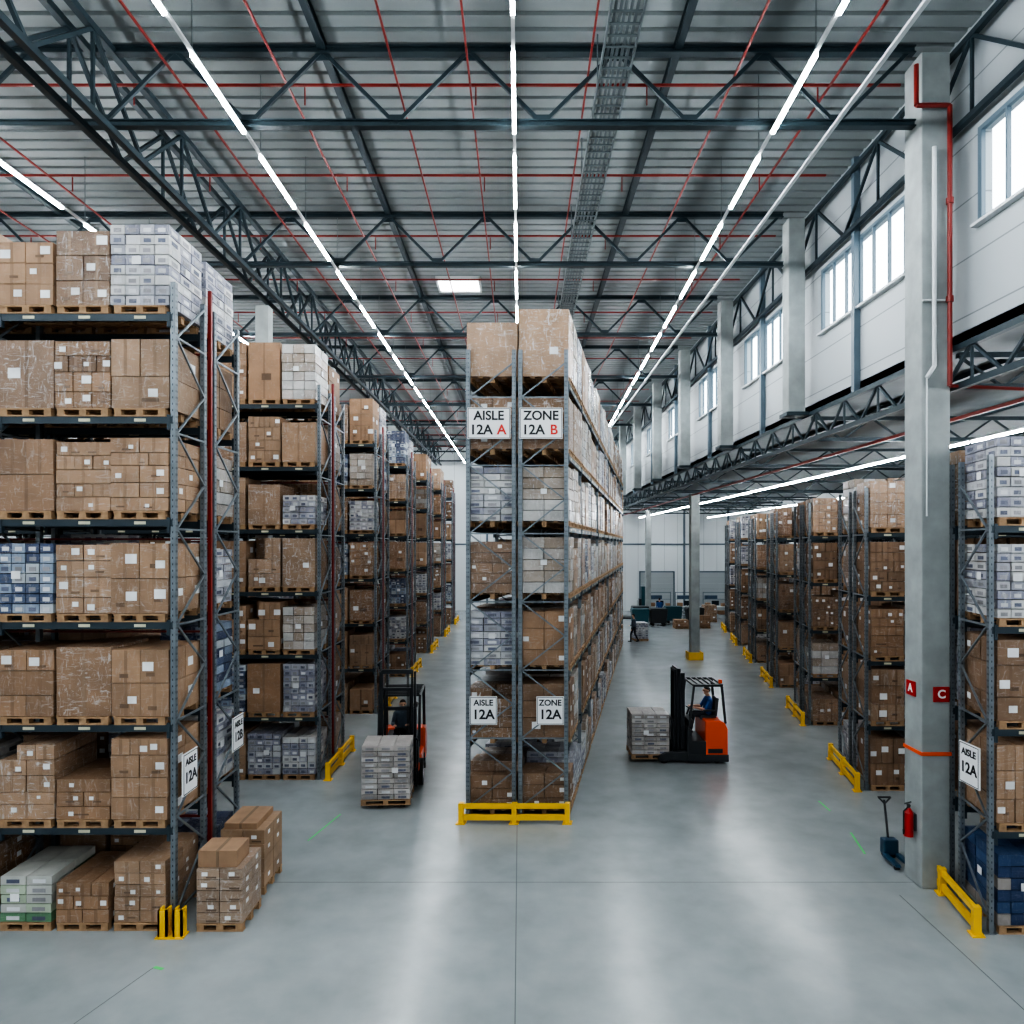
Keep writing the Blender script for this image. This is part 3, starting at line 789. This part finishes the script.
# ------------------------------------------------------------------ counterbalance forklift
def forklift(x, y, rz):
    e = empty('forklift', (x,y,0), rz)
    prof('counterweight', [(-1.15,.28),(-1.2,.5),(-1.18,.95),(-1.0,1.12),(-.6,1.12),(-.6,.28)], -.56, .56, M['orange'], e, .05)
    prof('chassis', [(-.65,.22),(-.65,.62),(.1,.62),(.2,.42),(.62,.42),(.75,.62),(.85,.62),(.85,.22)], -.52, .52, M['orange'], e, .03)
    prof('engine_hood', [(-.72,.6),(-.72,1.08),(-.1,1.02),(0,.9),(0,.6)], -.42, .42, M['dark'], e, .04)
    bb('step_plate', .05, .55, -.58, .58, .38, .44, M['dark'], e, .01)
    prof('front_cowl', [(.6,.42),(.62,1.05),(.72,1.15),(.84,1.1),(.84,.42)], -.5, .5, M['dark'], e, .03)
    bb('seat_cushion', -.45, .02, -.24, .24, 1.04, 1.15, M['dark'], e, .04)
    prof('seat_back', [(-.5,1.1),(-.6,1.6),(-.5,1.63),(-.38,1.14)], -.23, .23, M['dark'], e, .03)
    cyls('steering_wheel', [((.62,0,1.1),(.42,0,1.3),.025),((.42,0,1.3),(.40,0,1.32),.16)], M['dark'], e)
    it = []
    for s in (-.5,.5):
        it += [((.75,s,1.0),(.5,s,2.2),.06,.06),((-.95,s,1.05),(-.75,s,2.2),.06,.07),((-.78,s,2.2),(.52,s,2.2),.06,.06)]
    for k in range(8): it.append(((-.76+.18*k,-.5,2.22),(-.76+.18*k,.5,2.22),.03,.05))
    bars('overhead_guard', it, M['dark'], e)
    for s in (-.48,.48):
        wheel(e, .55, s, .32, .32, .22, 'front_wheel'); wheel(e, -.75, s*.95, .25, .25, .18, 'rear_wheel')
    it = []
    for s in (-.42,.42):
        it += [((.95,s,.1),(.95,s,2.0),.12,.07),((.95,s,2.0),(.95,s,2.9),.10,.05),((1.06,s*.86,.12),(1.06,s*.86,2.95),.08,.05)]
    it += [((.95,-.44,2.0),(.95,.44,2.0),.1,.08),((.95,-.44,.5),(.95,.44,.5),.08,.12),((1.06,-.36,2.92),(1.06,.36,2.92),.1,.1),
           ((1.06,-.36,2.5),(1.06,.36,2.5),.08,.06)]
    bars('mast_channels', it, M['darksteel'], e)
    cyls('lift_cylinders', [((1.0,s,.3),(1.0,s,2.5),.026) for s in (-.31,.31)], M['darksteel'], e, 12)
    cyls('hydraulic_hoses', [((1.05,s,.5),(1.05,s,2.85),.010) for s in (-.27,-.24,.24,.27)], M['rubber'], e, 8)
    it = [((1.16,-.5,.55),(1.16,.5,.55),.05,.1),((1.16,-.5,.2),(1.16,.5,.2),.05,.1),((1.16,-.5,1.3),(1.16,.5,1.3),.04,.05)]
    for s in (-.5,-.25,0,.25,.5): it.append(((1.16,s,.2),(1.16,s,1.3),.035,.035))
    bars('fork_carriage', it, M['darksteel'], e)
    for s in (-.25,.25):
        prof('fork', [(1.18,.06),(1.18,.58),(1.22,.58),(1.23,.1),(2.2,.08),(2.24,.06)], s-.06, s+.06, M['darksteel'], e, .006)
    cyls('headlight', [((.72,s,2.05),(.80,s,2.04),.06) for s in (-.42,.42)], M['chrome'], e)
    figure('forklift_driver', (-.2,0,1.1), 0, dict(SIT, face=(1,.2,-.05)), dict(shirt='shirtgrey', pants='pants', long=True), e)
    return e
forklift(-3.05, 18.1, -math.pi/2 + .06)
load_on(-3.08, 16.36, .085, .06, 1.12, .95, 1.22, 'sack', 'wrapped_goods_pallet')

# ------------------------------------------------------------------ hand pallet truck, extinguisher, far items
def hand_truck(x, y, rz):
    e = empty('hand_pallet_truck', (x,y,0), rz)
    for s in (-.12,.12): prof('fork', [(0,.06),(0,.13),(.45,.11),(.5,.07)], s-.05, s+.05, M['blue'], e, .006)
    bb('pump_housing', -.16, .02, -.14, .14, .08, .38, M['blue'], e, .03)
    cyls('drawbar', [((-.1,0,.3),(-.26,0,1.05),.022),((-.26,-.12,1.1),(-.26,.12,1.1),.018),((-.25,-.12,1.1),(-.24,0,.98),.016),((-.25,.12,1.1),(-.24,0,.98),.016)], M['dark'], e)
    cyls('steer_wheels', [((-.1,-.1,.09),(-.1,-.03,.09),.09),((-.1,.03,.09),(-.1,.1,.09),.09)], M['rubber'], e)
    cyls('load_rollers', [((.42,-.16,.04),(.42,-.08,.04),.04),((.42,.08,.04),(.42,.16,.04),.04)], M['rubber'], e)
hand_truck(7.08, 13.35, -math.pi/2)
def extinguisher(x, y, z):
    e = empty('fire_extinguisher', (x,y,z))
    cyls('cylinder', [((0,0,0),(0,0,.42),.08),((0,0,.42),(0,0,.5),.08,.03)], M['redb'], e, 24)
    cyls('valve', [((0,0,.5),(0,0,.56),.025),((-.07,0,.57),(.05,0,.6),.012),((0,-.05,.54),(0,.05,.54),.01)], M['dark'], e)
    cyls('hose', [((.03,0,.54),(-.1,-.03,.45),.012),((-.1,-.03,.45),(-.1,-.03,.12),.012),((-.1,-.03,.12),(-.1,-.03,.04),.02,.012)], M['rubber'], e)
    bb('bracket', .07, .12, -.05, .05, .1, .4, M['dark'], e, .005)
extinguisher(6.88, 12.4, .85)

figure('warehouse_worker', (7.05, 43.3, 0), 2.6, STAND, dict(shirt='shirtgrey', pants='pants', long=True))
random.seed(8)
load_on(7.55, 44.2, 0, .1, .9, 1.0, 1.0, 'white', 'wrapped_goods_pallet')
def wheelie_bin(x, y, c):
    e = empty('waste_container', (x,y,0))
    prof('tub', [(-.55,.2),(-.65,1.15),(.65,1.15),(.55,.2)], -.45, .45, M[c], e, .04)
    prof('lid', [(-.68,1.14),(-.6,1.28),(.6,1.28),(.68,1.14)], -.48, .48, M[c], e, .03)
    for a in (-.42,.42):
        cyls('wheel', [((a,s-.03,.1),(a,s+.03,.1),.1) for s in (-.36,.36)], M['rubber'], e)
for x, y, c in [(8.9,52,'teal'),(10.3,52.3,'dark'),(9.3,54.2,'dark'),(11.8,54,'teal'),(13.2,53,'dark')]: wheelie_bin(x, y, c)
def packing_bench(x, y):
    e = empty('packing_bench', (x,y,0))
    bb('worktop', -1,1,-.4,.4,.86,.92, M['rail'], e, .01)
    bars('legs', [((sx,sy,0),(sx,sy,.88),.06,.06) for sx in (-.94,.94) for sy in (-.34,.34)]+[((sx,.34,.9),(sx,.34,2.1),.05,.05) for sx in (-.94,.94)]+[((-.94,.34,2.05),(.94,.34,2.05),.05,.05),((-.94,.3,1.5),(.94,.3,1.5),.3,.03),((-.94,0,.25),(.94,0,.25),.6,.03)], M['frame'], e)
    bb('monitor', -.3,.3,.05,.09,1.0,1.38, M['screen'], e, .01); bars('monitor_stand', [((0,.1,.92),(0,.1,1.1),.05,.05)], M['dark'], e)
    lb = Buf(); lb.box(-.65,0,1.07,.4,.35,.3,(*BROWN[0],0)); lb.box(.65,.05,1.05,.35,.3,.25,(*BROWN[2],0)); lb.box(.5,0,.42,.6,.5,.3,(*BROWN[1],0))
    lb.box(-.3,.3,1.66,1.0,.26,.28,(.05,.09,.14,0))
    lb.build('cartons', M['cargo'], e, attr=True)
for x in (11.6, 13.9, 16.2): packing_bench(x, 58)
e = empty('pallet_wrapping_machine', (8.9, 57.5, 0))
cyls('turntable', [((0,0,0),(0,0,.12),.85)], M['dark'], e, 32)
bb('mast_column', 1.05, 1.4, -.25, .25, 0, 2.6, M['teal'], e, .03); bb('base_ramp', .3, 1.3, -.4, .4, 0, .1, M['dark'], e, .02)
bb('film_carriage', .85, 1.08, -.18, .18, 1.0, 1.6, M['dark'], e, .02)
cyls('film_roll', [((.78,0,1.02),(.78,0,1.52),.09)], M['rail'], e)
pallet_load(11.6, 50.5, 0, 1.0, .9, .5, 'brown', 0, 'carton_pallet', 3)
pallet_load(13.2, 50.8, 0, 1.0, .9, .8, 'brown', 0, 'carton_pallet', 4)
pallet_load(14.8, 54.8, 0, 1.0, .9, 1.2, 'wrap', 0, 'carton_pallet', 6)
figure('warehouse_worker', (11.2, 56.2, 0), 1.4, STAND, dict(shirt='shirtblue', pants='pants', long=True))
def dock_door(i, x, w, h):
    e = empty('door_%d' % i, (x, YF, 0)); b = Buf()
    for k in range(int(h/.5)): b.box(0, -.05, k*.5+.25, w, .06, .49)
    b.build('door_panels', M['wallR'], e)
    b = Buf(); b.box2(-w/2-.12,-w/2,-.12,0,0,h+.12); b.box2(w/2,w/2+.12,-.12,0,0,h+.12); b.box2(-w/2-.12,w/2+.12,-.12,0,h,h+.12); b.build('door_frame', M['frame'], e)
dock_door(1, 12.5, 3.0, 3.5); dock_door(2, 17.2, 3.0, 3.5)
b = Buf(); b.box2(XL+.1, XR-.1, YF-.1, YF-.0, 6.0, 6.14)
for x in (8.6, 15, 19, -3, -9): b.box2(x-.08, x+.08, YF-.15, YF, 0, 14.9 if x < 8 else 9.4)
b.build('trim_20', M['frame'])

# ------------------------------------------------------------------ world & camera
w = bpy.data.worlds.new('overcast_sky'); SC.world = w; w.use_nodes = True
bg = w.node_tree.nodes['Background']; bg.inputs['Color'].default_value = (.80, .92, 1, 1); bg.inputs['Strength'].default_value = 7.0
cd = bpy.data.cameras.new('camera'); cam = bpy.data.objects.new('camera', cd); COL.objects.link(cam)
cd.sensor_width = 36; cd.lens = 24.61; cd.shift_x = -8/1024; cd.shift_y = 33/1024; cd.clip_end = 300
cam.location = (0, 0, 6); cam.rotation_euler = (math.pi/2, 0, 0)
SC.camera = cam
